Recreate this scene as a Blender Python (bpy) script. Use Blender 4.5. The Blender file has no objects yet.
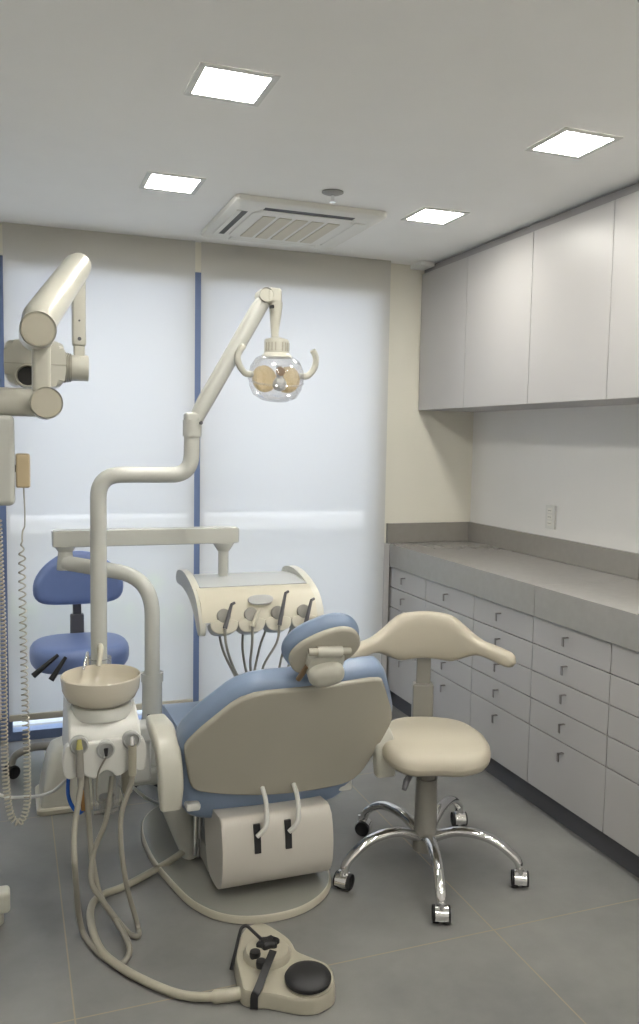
import bpy, bmesh, math, random
from mathutils import Vector, Matrix
from math import pi, sin, cos, radians as R

random.seed(7)
S = bpy.context.scene
COL = S.collection

# ------------------------------------------------------------ camera, world, exposure
cam_d = bpy.data.cameras.new('camera')
cam_d.lens = 29.556
cam_d.sensor_width = 36.0
cam_d.clip_start = 0.05
cam = bpy.data.objects.new('camera', cam_d)
COL.objects.link(cam)
_r = Vector((0.93802173, -0.34612309, 0.01772123))
_u = Vector((0.01289144, 0.08594236, 0.9962167))
_f = Vector((0.3463366, 0.93424447, -0.08507782))
m = Matrix((( _r.x, _u.x, -_f.x, 0), (_r.y, _u.y, -_f.y, 0), (_r.z, _u.z, -_f.z, 0), (0, 0, 0, 1)))
cam.matrix_world = Matrix.Translation((0, 0, 1.46)) @ m
S.camera = cam

w = bpy.data.worlds.new('sky')
S.world = w
w.use_nodes = True
bg = w.node_tree.nodes['Background']
bg.inputs[0].default_value = (0.80, 0.89, 1.0, 1)
bg.inputs[1].default_value = 2.0
sd = bpy.data.lights.new('sun', 'SUN'); sd.energy = 7.0; sd.angle = .03; sd.color = (1, .95, .86)
sun = bpy.data.objects.new('sun', sd); COL.objects.link(sun); sun.location = (0, -6, 9)
sun.rotation_euler = Vector((-.15, .5, -.87)).to_track_quat('-Z', 'Y').to_euler()
S.view_settings.view_transform = 'Standard'
S.view_settings.look = 'None'
S.view_settings.gamma = 1.0
S.view_settings.use_curve_mapping = False
S.view_settings.exposure = 1.30
PANEL = 31.0      # strength of the ceiling panels
try:
    S.cycles.max_bounces = 10
    S.cycles.diffuse_bounces = 6
    S.cycles.use_denoising = True
    S.cycles.sample_clamp_indirect = 4
except Exception:
    pass

# ------------------------------------------------------------ materials
def mat(name, col, rough=.5, metal=0, noise=0, nscale=6, coat=0, spec=.5):
    mt = bpy.data.materials.new(name)
    mt.use_nodes = True
    nt = mt.node_tree
    b = nt.nodes['Principled BSDF']
    b.inputs['Base Color'].default_value = (*col, 1)
    b.inputs['Roughness'].default_value = rough
    b.inputs['Metallic'].default_value = metal
    b.inputs['Specular IOR Level'].default_value = spec
    if coat:
        b.inputs['Coat Weight'].default_value = coat
        b.inputs['Coat Roughness'].default_value = .12
    tc = nt.nodes.new('ShaderNodeTexCoord')
    nz = nt.nodes.new('ShaderNodeTexNoise')
    nz.inputs['Scale'].default_value = nscale
    nz.inputs['Detail'].default_value = 5
    nt.links.new(tc.outputs['Object'], nz.inputs['Vector'])
    mx = nt.nodes.new('ShaderNodeMix')
    mx.data_type = 'RGBA'
    k = noise or .02
    mx.inputs[6].default_value = (*[c * (1 - k) for c in col], 1)
    mx.inputs[7].default_value = (*[min(1, c * (1 + k)) for c in col], 1)
    nt.links.new(nz.outputs['Fac'], mx.inputs[0])
    nt.links.new(mx.outputs[2], b.inputs['Base Color'])
    return mt

WALL = mat('wall_paint', (.74, .715, .63), .8)
WALLW = mat('white_wall_paint', (.76, .75, .73), .8)
CEIL = mat('ceiling_paint', (.90, .895, .87), .9)
LAMI = mat('grey_laminate', (.44, .43, .425), .38)
LAMID = mat('cabinet_carcass', (.44, .43, .43), .5)
KICK = mat('dark_plinth', (.075, .075, .085), .4)
TOP = mat('grey_worktop', (.31, .30, .285), .15, noise=.08, nscale=30)
SPL = mat('grey_splashback', (.26, .245, .225), .35, noise=.08, nscale=30)
HAND = mat('brushed_steel', (.30, .28, .27), .3, .9)
IVORY = mat('ivory_plastic', (.53, .52, .455), .28)
IVORY2 = mat('cream_plastic', (.52, .49, .40), .3)
PALE = mat('pale_painted_metal', (.52, .525, .49), .25)
SHELL = mat('grey_beige_shell', (.43, .41, .345), .22)
WHITE = mat('white_plastic', (.66, .66, .63), .35)
BLUE = mat('blue_vinyl', (.215, .285, .41), .33, noise=.03)
BLUE2 = mat('blue_stool_vinyl', (.15, .21, .42), .42)
BEIGE = mat('beige_vinyl', (.48, .44, .355), .4, noise=.03)
GREY = mat('grey_plastic', (.27, .26, .235), .4)
DGREY = mat('dark_grey_plastic', (.09, .09, .10), .4)
CHROME = mat('chrome', (.80, .80, .80), .08, 1)
BLACK = mat('black_rubber', (.012, .012, .014), .45)
HOSE = mat('grey_hose', (.28, .265, .225), .4)
CABLE = mat('beige_cable', (.40, .375, .30), .4)
BOWL = mat('bowl_ceramic', (.62, .575, .48), .18)
FRAME = mat('sky_tinted_aluminium', (.15, .20, .34), .4)  # blue cast of the daylight is put into the frame colour
YELL = mat('yellowed_reflector', (.74, .60, .34), .2)
BRASS = mat('brass', (.45, .25, .10), .3, .8)
BLUEP = mat('blue_tubing', (.02, .12, .55), .35)
TEALOB = mat('grey_lobe', (.42, .43, .42), .35)
FACE = mat('tray_surface', (.42, .43, .43), .25)
GRILLE = mat('grille_cream', (.60, .56, .46), .6)
ACW = mat('air_conditioner_white', (.74, .73, .68), .45)
OUTW = mat('outside_wall_paint', (.85, .86, .88), .8)
OUTG = mat('outside_paving', (.45, .46, .48), .9)
LEAF = mat('leaf_green', (.20, .34, .06), .8, noise=.3, nscale=20)
BASETOP = mat('grey_base_top', (.30, .30, .275), .10)
STEM = mat('brown_stained_steel', (.30, .20, .12), .3, .6)

def floor_mat():
    mt = bpy.data.materials.new('cement_tiles'); mt.use_nodes = True
    nt = mt.node_tree; N = nt.nodes.new; L = nt.links.new
    b = nt.nodes['Principled BSDF']
    tc = N('ShaderNodeTexCoord'); sp = N('ShaderNodeSeparateXYZ'); L(tc.outputs['Object'], sp.inputs[0])
    outs = []
    for ax, off, T in (('X', 1.353, 1.214), ('Y', 2.076, 1.214)):
        a = N('ShaderNodeMath'); a.operation = 'SUBTRACT'; L(sp.outputs[ax], a.inputs[0]); a.inputs[1].default_value = off - T * 20.5
        c = N('ShaderNodeMath'); c.operation = 'PINGPONG'; L(a.outputs[0], c.inputs[0]); c.inputs[1].default_value = T
        # distance to a joint: ping-pong folds at 0 and T; shift by half a tile
        d = N('ShaderNodeMath'); d.operation = 'MODULO'; L(a.outputs[0], d.inputs[0]); d.inputs[1].default_value = T
        e = N('ShaderNodeMath'); e.operation = 'SUBTRACT'; L(d.outputs[0], e.inputs[0]); e.inputs[1].default_value = T / 2
        g = N('ShaderNodeMath'); g.operation = 'ABSOLUTE'; L(e.outputs[0], g.inputs[0])
        h = N('ShaderNodeMath'); h.operation = 'LESS_THAN'; L(g.outputs[0], h.inputs[0]); h.inputs[1].default_value = .0022
        outs.append(h)
    mxx = N('ShaderNodeMath'); mxx.operation = 'MAXIMUM'
    L(outs[0].outputs[0], mxx.inputs[0]); L(outs[1].outputs[0], mxx.inputs[1])
    nz = N('ShaderNodeTexNoise'); nz.inputs['Scale'].default_value = 2.2; nz.inputs['Detail'].default_value = 8; nz.inputs['Roughness'].default_value = .62
    L(tc.outputs['Object'], nz.inputs['Vector'])
    cr = N('ShaderNodeValToRGB')
    cr.color_ramp.elements[0].position = .3; cr.color_ramp.elements[0].color = (.155, .155, .155, 1)
    cr.color_ramp.elements[1].position = .72; cr.color_ramp.elements[1].color = (.25, .248, .238, 1)
    L(nz.outputs['Fac'], cr.inputs[0])
    mi = N('ShaderNodeMix'); mi.data_type = 'RGBA'
    L(mxx.outputs[0], mi.inputs[0]); L(cr.outputs[0], mi.inputs[6]); mi.inputs[7].default_value = (.30, .26, .19, 1)
    L(mi.outputs[2], b.inputs['Base Color'])
    b.inputs['Roughness'].default_value = .36
    return mt
FLOOR = floor_mat()

def emit_mat(name, col, st):
    mt = bpy.data.materials.new(name); mt.use_nodes = True
    b = mt.node_tree.nodes['Principled BSDF']
    b.inputs['Base Color'].default_value = (.8, .8, .8, 1)
    b.inputs['Emission Color'].default_value = (*col, 1)
    b.inputs['Emission Strength'].default_value = st
    return mt
LED = emit_mat('lit_diffuser', (1, .965, .88), PANEL)

def fabric():
    mt = bpy.data.materials.new('screen_fabric'); mt.use_nodes = True
    nt = mt.node_tree; nt.nodes.clear(); N = nt.nodes.new; L = nt.links.new
    o = N('ShaderNodeOutputMaterial')
    d = N('ShaderNodeBsdfDiffuse'); d.inputs[0].default_value = (.72, .70, .64, 1)
    t = N('ShaderNodeBsdfTranslucent'); t.inputs[0].default_value = (.80, .80, .80, 1)
    tr = N('ShaderNodeBsdfTransparent'); tr.inputs[0].default_value = (1, 1, 1, 1)
    m1 = N('ShaderNodeMixShader'); m1.inputs[0].default_value = .45
    L(d.outputs[0], m1.inputs[1]); L(t.outputs[0], m1.inputs[2])
    tc = N('ShaderNodeTexCoord'); wv = N('ShaderNodeTexWave'); wv.inputs['Scale'].default_value = 160
    L(tc.outputs['Object'], wv.inputs['Vector'])
    mr = N('ShaderNodeMapRange'); mr.inputs[3].default_value = .17; mr.inputs[4].default_value = .23
    L(wv.outputs['Fac'], mr.inputs[0])
    m2 = N('ShaderNodeMixShader'); L(mr.outputs[0], m2.inputs[0])
    L(m1.outputs[0], m2.inputs[1]); L(tr.outputs[0], m2.inputs[2])
    L(m2.outputs[0], o.inputs[0])
    return mt
FABRIC = fabric()

def clear(name, tint=(1, 1, 1), gloss=.12, dens=0, dcol=(.85, .85, .88)):
    mt = bpy.data.materials.new(name); mt.use_nodes = True
    nt = mt.node_tree; nt.nodes.clear(); N = nt.nodes.new; L = nt.links.new
    o = N('ShaderNodeOutputMaterial')
    t = N('ShaderNodeBsdfTransparent'); t.inputs[0].default_value = (*tint, 1)
    g = N('ShaderNodeBsdfGlossy'); g.inputs['Roughness'].default_value = .06
    df = N('ShaderNodeBsdfDiffuse'); df.inputs[0].default_value = (*dcol, 1)
    lw = N('ShaderNodeLayerWeight'); lw.inputs[0].default_value = .35
    mr = N('ShaderNodeMapRange'); mr.inputs[3].default_value = gloss * .4; mr.inputs[4].default_value = min(1, gloss * 4)
    L(lw.outputs['Facing'], mr.inputs[0])
    mx = N('ShaderNodeMixShader'); L(mr.outputs[0], mx.inputs[0]); L(t.outputs[0], mx.inputs[1]); L(g.outputs[0], mx.inputs[2])
    m2 = N('ShaderNodeMixShader'); m2.inputs[0].default_value = dens; L(mx.outputs[0], m2.inputs[1]); L(df.outputs[0], m2.inputs[2])
    L(m2.outputs[0], o.inputs[0])
    return mt
GLASS = clear('window_glass', (.97, .98, 1), .06)
LENS = clear('clear_lamp_cover', (.97, .97, .98), .16, .10)
CLEARP = clear('clear_plastic_cup', (.92, .93, .93), .14, .15)

AMBER = clear('amber_reflector', (1, .90, .68), .10, .45, (.72, .58, .32))
# ------------------------------------------------------------ mesh helpers
def V(*a): return Vector(a)

def bx(bm, x0, x1, y0, y1, z0, z1, bev=0, seg=2, M=None):
    g = bmesh.ops.create_cube(bm, size=1)
    vs = g['verts']
    for v in vs:
        v.co = V((x0 + x1) / 2 + v.co.x * (x1 - x0), (y0 + y1) / 2 + v.co.y * (y1 - y0), (z0 + z1) / 2 + v.co.z * (z1 - z0))
        if M: v.co = M @ v.co
    if bev:
        es = list({e for v in vs for e in v.link_edges})
        bmesh.ops.bevel(bm, geom=es, offset=bev, segments=seg, affect='EDGES', profile=.5)

def loft(bm, rings, cap=True, closed=True):
    n = len(rings[0])
    vr = [[bm.verts.new(p) for p in r] for r in rings]
    for a, b in zip(vr[:-1], vr[1:]):
        for i in range(n if closed else n - 1):
            j = (i + 1) % n
            try: bm.faces.new((a[i], a[j], b[j], b[i]))
            except ValueError: pass
    if cap:
        bm.faces.new(vr[0][::-1]); bm.faces.new(vr[-1])
    return vr

def basis(d):
    d = d.normalized()
    a = V(0, 0, 1) if abs(d.z) < .9 else V(1, 0, 0)
    x = a.cross(d).normalized()
    return x, d.cross(x)

def cyl(bm, p0, p1, r0, r1=None, seg=24, rnd=0):
    p0, p1 = Vector(p0), Vector(p1)
    r1 = r0 if r1 is None else r1
    d = p1 - p0; x, y = basis(d); n = d.normalized()
    def ring(c, r): return [c + x * (r * cos(2 * pi * i / seg)) + y * (r * sin(2 * pi * i / seg)) for i in range(seg)]
    if rnd:
        rs = []
        for k in range(4):
            t = k / 3 * pi / 2
            rs.append(ring(p0 + n * (rnd * (1 - sin(t))), r0 - rnd * (1 - cos(pi / 2 - t) ) if False else r0 - rnd + rnd * sin(t)))
        for k in range(3, -1, -1):
            t = k / 3 * pi / 2
            rs.append(ring(p1 - n * (rnd * (1 - sin(t))), r1 - rnd + rnd * sin(t)))
        # profile: quarter rounds at both ends
        rs = []
        for k in range(5):
            t = k / 4 * pi / 2
            rs.append(ring(p0 + n * rnd * (1 - sin(t)), r0 - rnd * (1 - cos(pi / 2 - t)) if k < 0 else r0 - rnd * (1 - sin(t)) * 0 - rnd * (1 - math.sqrt(max(0, 1 - (1 - sin(t)) ** 2)))))
        for k in range(4, -1, -1):
            t = k / 4 * pi / 2
            rs.append(ring(p1 - n * rnd * (1 - sin(t)), r1 - rnd * (1 - math.sqrt(max(0, 1 - (1 - sin(t)) ** 2)))))
        loft(bm, rs)
    else:
        loft(bm, [ring(p0, r0), ring(p1, r1)])

def spline(pts, n=8, closed=False):
    P = [Vector(p) for p in pts]; out = []
    m_ = len(P)
    if m_ < 3 and not closed:
        return [P[0].lerp(P[-1], i / n) for i in range(n + 1)]
    rng = range(m_ if closed else m_ - 1)
    for i in rng:
        if closed: a, b, c, d = P[(i - 1) % m_], P[i], P[(i + 1) % m_], P[(i + 2) % m_]
        else: a, b, c, d = P[max(i - 1, 0)], P[i], P[i + 1], P[min(i + 2, m_ - 1)]
        for k in range(n):
            t = k / n
            out.append(.5 * ((2 * b) + (c - a) * t + (2 * a - 5 * b + 4 * c - d) * t * t + (3 * b - a - 3 * c + d) * t ** 3))
    if not closed: out.append(P[-1])
    return out

def bend(pts, r, n=6):
    """polyline with its corners rounded by radius r"""
    P = [Vector(p) for p in pts]; out = [P[0]]
    for a, b, c in zip(P[:-2], P[1:-1], P[2:]):
        u, v = (a - b), (c - b)
        k = min(r, u.length * .48, v.length * .48)
        s, e = b + u.normalized() * k, b + v.normalized() * k
        for i in range(n + 1):
            t = i / n
            out.append(s * (1 - t) ** 2 + b * 2 * t * (1 - t) + e * t * t)
    out.append(P[-1])
    return out

def tube(bm, pts, r, seg=12, flat=1, up=None):
    P = [Vector(p) for p in pts]; n = len(P)
    rr = r if isinstance(r, (list, tuple)) else [r] * n
    T = [(P[min(i + 1, n - 1)] - P[max(i - 1, 0)]).normalized() for i in range(n)]
    x, y = basis(T[0])
    rings = []
    for i in range(n):
        if up is not None:
            x = Vector(up).cross(T[i])
            x = x.normalized() if x.length > 1e-5 else basis(T[i])[0]
        else:
            x = (x - T[i] * x.dot(T[i])).normalized()
        y = T[i].cross(x)
        rings.append([P[i] + x * (rr[i] * cos(2 * pi * k / seg)) + y * (rr[i] * flat * sin(2 * pi * k / seg)) for k in range(seg)])
    loft(bm, rings)

def lathe(bm, prof, c=(0, 0, 0), seg=32, M=None, cap=True):
    c = Vector(c); rings = []
    for r, z in prof:
        ring = []
        for i in range(seg):
            p = V(max(r, 1e-4) * cos(2 * pi * i / seg), max(r, 1e-4) * sin(2 * pi * i / seg), z)
            ring.append((M @ p) if M else p + c)
        rings.append(ring)
    loft(bm, rings, cap)

def chaikin(pts, it=2, keep=.25):
    P = [Vector(p) for p in pts]
    for _ in range(it):
        Q = []
        for i in range(len(P)):
            a, b = P[i], P[(i + 1) % len(P)]
            Q += [a.lerp(b, keep), a.lerp(b, 1 - keep)]
        P = Q
    return P

def slab(bm, outline, prof, M=None, fn=None):
    """outline: closed list of (x,y); prof: list of (inset, z). fn(x,y,z)->z shift."""
    P = [Vector((p[0], p[1])) for p in outline]
    n = len(P)
    area = sum(P[i].x * P[(i + 1) % n].y - P[(i + 1) % n].x * P[i].y for i in range(n))
    sg = 1 if area > 0 else -1
    nor = []
    for i in range(n):
        t = (P[(i + 1) % n] - P[i - 1]).normalized()
        nor.append(Vector((-t.y, t.x)) * sg)
    cen = sum(P, Vector((0, 0))) / n
    rings = []
    def mk(q, z):
        p = V(q.x, q.y, z + (fn(q.x, q.y, z) if fn else 0))
        return M @ p if M else p
    for ins, z in prof:
        if ins > 1:      # 1 + scale towards the centre
            k = ins - 1
            base, bi = last
            rings.append([mk(cen.lerp(q, k), z) for q in base])
            continue
        q = [P[i] + nor[i] * ins for i in range(n)]
        last = (q, ins)
        rings.append([mk(a, z) for a in q])
    loft(bm, rings)

def rprof(z0, z1, r, n=4, inner=(1.75, 1.5, 1.25)):
    """closed rounded slab profile from z0 to z1 with inner rings on both faces"""
    a = []
    for k in inner[::-1]: a.append((k, z0))
    b = []
    lo = []
    for i in range(n + 1):
        t = i / n * pi / 2
        lo.append((r * (1 - sin(t)), z0 + r * (1 - cos(t))))
    hi = []
    for i in range(n + 1):
        t = i / n * pi / 2
        hi.append((r * (1 - cos(t)), z1 - r * (1 - sin(t))))
    return lo, hi

def cushion(bm, outline, z0, z1, r, M=None, fn=None):
    lo, hi = rprof(z0, z1, r)
    # inner rings need the inset ring as a base: emulate by explicit order
    P = [Vector((p[0], p[1])) for p in outline]; n = len(P)
    area = sum(P[i].x * P[(i + 1) % n].y - P[(i + 1) % n].x * P[i].y for i in range(n))
    sg = 1 if area > 0 else -1
    nor = []
    for i in range(n):
        t = (P[(i + 1) % n] - P[i - 1]).normalized(); nor.append(Vector((-t.y, t.x)) * sg)
    cen = sum(P, Vector((0, 0))) / n
    def mk(q, z):
        p = V(q.x, q.y, z + (fn(q.x, q.y, z) if fn else 0))
        return M @ p if M else p
    rings = []
    q0 = [P[i] + nor[i] * r for i in range(n)]
    ks = (.1, .3, .5, .7, .85)
    for k in ks: rings.append([mk(cen.lerp(a, k), z0) for a in q0])
    for ins, z in lo + hi: rings.append([mk(P[i] + nor[i] * ins, z) for i in range(n)])
    for k in ks[::-1]: rings.append([mk(cen.lerp(a, k), z1) for a in q0])
    loft(bm, rings)

def prism(bm, prof, x0, x1, axis='X', bev=0, taper=None):
    """prof: polygon in the plane normal to axis, extruded from x0 to x1"""
    def mk(p, t):
        if axis == 'X': return V(t, p[0], p[1])
        if axis == 'Y': return V(p[0], t, p[1])
        return V(p[0], p[1], t)
    vr = loft(bm, [[mk(p, x0) for p in prof], [mk(p, x1) for p in prof]])
    if taper:
        for r_ in vr:
            for v in r_: v.co = taper(v.co)
    if bev:
        es = set()
        for ring in vr:
            for i, v in enumerate(ring):
                e = bm.edges.get((v, ring[(i + 1) % len(ring)]))
                if e: es.add(e)
        bmesh.ops.bevel(bm, geom=list(es), offset=bev, segments=3, affect='EDGES', profile=.5)

def obj(name, bm, material, parent=None, label=None, sharp=40, loc=None, wn=True):
    bmesh.ops.remove_doubles(bm, verts=bm.verts, dist=1e-6)
    bmesh.ops.recalc_face_normals(bm, faces=bm.faces)
    for f in bm.faces: f.smooth = True
    lim = R(sharp)
    for e in bm.edges:
        if len(e.link_faces) == 2 and e.calc_face_angle(0) > lim: e.smooth = False
    me = bpy.data.meshes.new(name)
    o = bpy.data.objects.new(name, me)
    COL.objects.link(o)
    off = Vector((0, 0, 0))
    if parent is not None:
        q = parent
        while q is not None:
            off += q.location; q = q.parent
        o.parent = parent
    elif loc is not None:
        off = Vector(loc); o.location = off
    else:
        xs = [v.co for v in bm.verts]
        off = V((min(v.x for v in xs) + max(v.x for v in xs)) / 2, (min(v.y for v in xs) + max(v.y for v in xs)) / 2, min(v.z for v in xs))
        if name in ('floor',): off = V(0, 0, 0)
        o.location = off
    for v in bm.verts: v.co -= off
    bm.to_mesh(me); bm.free()
    me.materials.append(material)
    if wn:
        wm = o.modifiers.new('weighted_normals', 'WEIGHTED_NORMAL'); wm.keep_sharp = True
    if label: o['label'] = label
    return o

def struct(name, bm, material, parent=None):
    o = obj(name, bm, material, parent)
    if parent is None: o['kind'] = 'structure'
    return o

def tag(o, label, cat, group=None):
    o['label'] = label; o['category'] = cat
    if group: o['group'] = group
    return o

def thing(name, label, cat, loc=(0, 0, 0), group=None):
    o = bpy.data.objects.new(name, None); COL.objects.link(o)
    o.empty_display_size = .1
    o.location = loc
    return tag(o, label, cat, group)

def B(): return bmesh.new()

def kids(o): return [c for c in bpy.data.objects if c.parent == o]
def dup(o, dx, parent=None):
    c = o.copy(); COL.objects.link(c)
    if parent is None: c.location = o.location + Vector(dx)
    else: c.parent = parent
    for k in kids(o): dup(k, dx, c)
    return c

# ------------------------------------------------------------ room
H = 2.41; XW = 2.47; YB = 4.185; XL = -1.25; YR = -1.1
b = B(); bx(b, XL - .1, XW + .1, YR - .1, 4.40, -.1, 0); struct('floor', b, FLOOR)
b = B(); bx(b, XL - .1, XW + .1, YR - .1, 4.40, H, H + .1); struct('ceiling', b, CEIL)
b = B(); bx(b, XW, XW + .1, YR, 4.40, 0, H); struct('wall_right', b, WALLW)
b = B(); bx(b, XL - .1, XL, YR, 4.40, 0, H); struct('wall_left', b, WALLW)
b = B(); bx(b, XL, XW, YR - .1, YR, 0, H); struct('wall_rear', b, WALLW)
b = B(); bx(b, 1.90, XW, YB, 4.40, 0, H); struct('wall_back', b, WALL)
b = B(); bx(b, XL, 1.90, 4.145, 4.40, 2.27, H); struct('wall_lintel', b, WALL)
# small white ceiling step in the corner above the wall cabinets
b = B(); bx(b, 2.05, 2.130, 4.06, 4.185, 2.388, H); struct('trim_1', b, CEIL)
b = B(); bx(b, 1.910, 1.943, 4.13, YB, 0, .903, .003); struct('trim_2', b, LAMI)

# windows: full-height frames behind the blinds
xs = [-1.25, -.03, .886, 1.88]
for i in range(3):
    b = B()
    x0, x1 = xs[i], xs[i + 1]
    bx(b, x0, x0 + .034, 4.165, 4.235, .0, 2.27)
    bx(b, x1 - .034, x1 + (.02 if i == 2 else .0), 4.165, 4.235, 0, 2.27)
    bx(b, x0 + .034, x1 - .034, 4.165, 4.235, 0, .045)
    bx(b, x0 + .034, x1 - .034, 4.165, 4.235, 2.215, 2.27)
    fr = struct('window_%d' % (i + 1), b, FRAME)
    b = B(); bx(b, x0 + .034, x1 - .034, 4.19, 4.196, .045, 2.215)
    obj('glass_pane', b, GLASS, fr)

# outside: terrace, parapet and a hedge seen faintly through the blinds
b = B(); bx(b, -5, 7, 4.42, 9, -.12, -.03); o = struct('terrace', b, OUTG)
b = B(); bx(b, -5, 7, 6.0, 6.15, -.03, .80)
pw = thing('parapet_wall', 'pale low parapet outside beyond the blinds and window glass', 'wall', (1, 6.07, -.03))
obj('wall_body', b, mat('parapet_render', (.30, .33, .38), .8), pw)
b = B(); bx(b, -5, 7, 5.90, 6.25, .80, .90, .01); obj('coping', b, OUTW, pw)
b = B(); bx(b, -9, 12, 13, 13.3, -.1, 9); o = struct('trim_4', b, mat('neighbour_facade', (.16, .19, .25), .8)); o.name = 'distant_facade'; del o['kind']; tag(o, 'hazy grey facade far outside, barely seen through the blinds', 'building')
b = B()
for i in range(60):
    x = random.uniform(-.35, 1.6); z = random.uniform(.05, .45); r_ = random.uniform(.05, .1)
    g = bmesh.ops.create_icosphere(b, subdivisions=1, radius=r_, matrix=Matrix.Translation((x, 5.75 + random.uniform(-.1, .1), z)))
tag(obj('hedge', b, LEAF), 'low green hedge blurred behind the roller blinds outside', 'hedge')

# ------------------------------------------------------------ roller blinds
def blind(x0, x1, zb, label):
    t = thing('roller_blind', label, 'blind', ((x0 + x1) / 2, 4.12, zb), 'white screen roller blinds')
    b = B(); bx(b, x0, x1, 4.12, 4.1215, zb + .03, H - .002); obj('fabric', b, FABRIC, t)
    b = B(); bx(b, x0, x1, 4.113, 4.128, zb, zb + .032, .004); obj('bottom_bar', b, GRILLE, t)
blind(-1.22, -.045, .125, 'white roller blind at the far left edge, mostly cut off behind the x-ray column')
blind(-.012, .862, .112, 'left wide white roller blind, behind the blue stool and lamp pole')
blind(.892, 1.904, .105, 'right wide white roller blind, behind the lamp head and instrument tray')

# ------------------------------------------------------------ wall cabinets
XU = 2.117
ys = [4.18, 3.69, 3.14, 2.625, 2.08, 1.56]
labs = ['narrow grey wall cabinet in the far corner beside the window wall',
        'grey flat-fronted wall cabinet, second from the far corner',
        'grey flat-fronted wall cabinet, third from the far corner',
        'grey wall cabinet cut off by the right edge, nearest in view',
        None]
for i in range(4):
    y1, y0 = ys[i], ys[i + 1]
    t = thing('wall_cabinet', labs[i], 'cabinet', (XU + .02, (y0 + y1) / 2, 1.633), 'grey wall cabinets')
    b = B(); bx(b, XU + .020, XW, y0 + .001, y1 - .001, 1.633, 2.365); obj('cabinet_body', b, LAMID, t)
    b = B(); bx(b, XU, XU + .018, y0 + .002, y1 - .002, 1.633, 2.365, .0015, 1); obj('door', b, LAMI, t)
b = B(); bx(b, XU + .016, XW, 2.0, 4.18, 2.369, 2.402); struct('trim_3', b, mat('shaded_filler', (.30, .29, .29), .5))  # filler strip with the shadow above the doors put into its colour

# ------------------------------------------------------------ base cabinets
XC = 1.956
zz = [.778, .668, .558, .446, .334, .092]
yb = [4.183, 3.723, 3.257, 2.800, 2.336, 1.87, 1.40]
labs = ['base drawer cabinet in the far corner next to the right blind',
        'base drawer cabinet behind the beige stool backrest, second from the far corner',
        'base drawer cabinet just right of the beige stool, third from the far corner',
        'base drawer cabinet whose five steel pulls are all clear, fourth from the far corner',
        'base drawer cabinet cut off by the right edge of the view']
for i in range(5):
    y1, y0 = yb[i], yb[i + 1]
    t = thing('drawer_cabinet', labs[i], 'cabinet', (XC + .02, (y0 + y1) / 2, .09), 'grey base drawer cabinets')
    b = B(); bx(b, XC + .020, XW - .001, y0 + .0005, y1 - .0005, .09, .778); obj('cabinet_body', b, LAMID, t)
    for k in range(5):
        zt, zb_ = zz[k], zz[k + 1]
        b = B(); bx(b, XC, XC + .018, y0 + .002, y1 - .002, zb_ + .002, zt - .002, .0012, 1)
        d = obj('drawer', b, LAMI, t)
        yc = (y0 + y1) / 2 + .01; zh = zt - .036
        b = B()
        bx(b, XC - .024, XC + .004, yc - .006, yc + .006, zh - .004, zh, .001, 1)
        bx(b, XC - .024, XC - .020, yc - .006, yc + .006, zh - .034, zh, .001, 1)
        obj('handle', b, HAND, d)
b = B(); bx(b, XC + .03, XW - .01, 1.40, 4.18, 0, .089); tag(obj('plinth', b, KICK), 'dark grey recessed plinth running under the drawer cabinets', 'plinth')
# worktop in two lengths
for (y0, y1, lb) in ((2.782, YB, 'far length of polished grey worktop, reaching the back wall'), (1.35, 2.780, 'near length of polished grey worktop, running out at the right edge')):
    t = thing('worktop', lb, 'worktop', (XC + .2, (y0 + y1) / 2, .78))
    b = B(); prism(b, [(XC - .012, .781), (XC + .012, .781), (XC + .012, .860), (XW - .001, .860), (XW - .001, .904), (XC - .012, .904)], y0, y1 - .001, 'Y'); obj('slab', b, TOP, t)
    b = B(); bx(b, XW - .022, XW - .001, y0, y1 - .001, .905, 1.012, .002); obj('splashback', b, SPL, t)
    if y1 == YB:
        b = B(); bx(b, XC - .012, XW - .023, YB - .022, YB - .001, .905, 1.012, .002); obj('splashback', b, SPL, t)
t = thing('wall_socket', 'small white wall socket plate above the grey splashback', 'socket', (2.47, 3.42, 1.052))
b = B(); bx(b, 2.459, 2.4695, 3.382, 3.458, 1.052, 1.166, .003); obj('face_plate', b, WHITE, t)
for z in (1.078, 1.109, 1.140):
    b = B(); bx(b, 2.4565, 2.4592, 3.402, 3.438, z - .012, z + .012, .001, 1); o = obj('outlet', b, ACW, t)
    b = B()
    for dy in (-.009, 0, .009): cyl(b, (2.4560, 3.42 + dy, z), (2.4567, 3.42 + dy, z), .0022, seg=8)
    obj('pin_hole', b, DGREY, o)

# ------------------------------------------------------------ ceiling panels
def panel(x, y, label):
    s = .176; g = .019
    t = thing('ceiling_light', label, 'light', (x + s / 2, y + s / 2, H), 'square recessed ceiling lights')
    b = B()
    o0 = [(x - g, y - g), (x + s + g, y - g), (x + s + g, y + s + g), (x - g, y + s + g)]
    i0 = [(x, y), (x + s, y), (x + s, y + s), (x, y + s)]
    rings = [[V(p[0], p[1], H - .0005) for p in o0], [V(p[0], p[1], H - .004) for p in o0], [V(p[0], p[1], H - .004) for p in i0], [V(p[0], p[1], H - .0005) for p in i0]]
    loft(b, rings, cap=False); obj('frame', b, WHITE, t, sharp=20)
    b = B(); bx(b, x, x + s, y, y + s, H - .0025, H - .0010); obj('diffuser', b, LED, t)
panel(.487, 2.21, 'lit square ceiling light, front left and largest in view')
panel(.50, 3.15, 'lit square ceiling light at back left beside the air conditioner')
panel(1.60, 2.22, 'lit square ceiling light, front right near the wall cabinets')
panel(1.61, 3.16, 'lit square ceiling light at back right, between air conditioner and wall cabinets')
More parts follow.
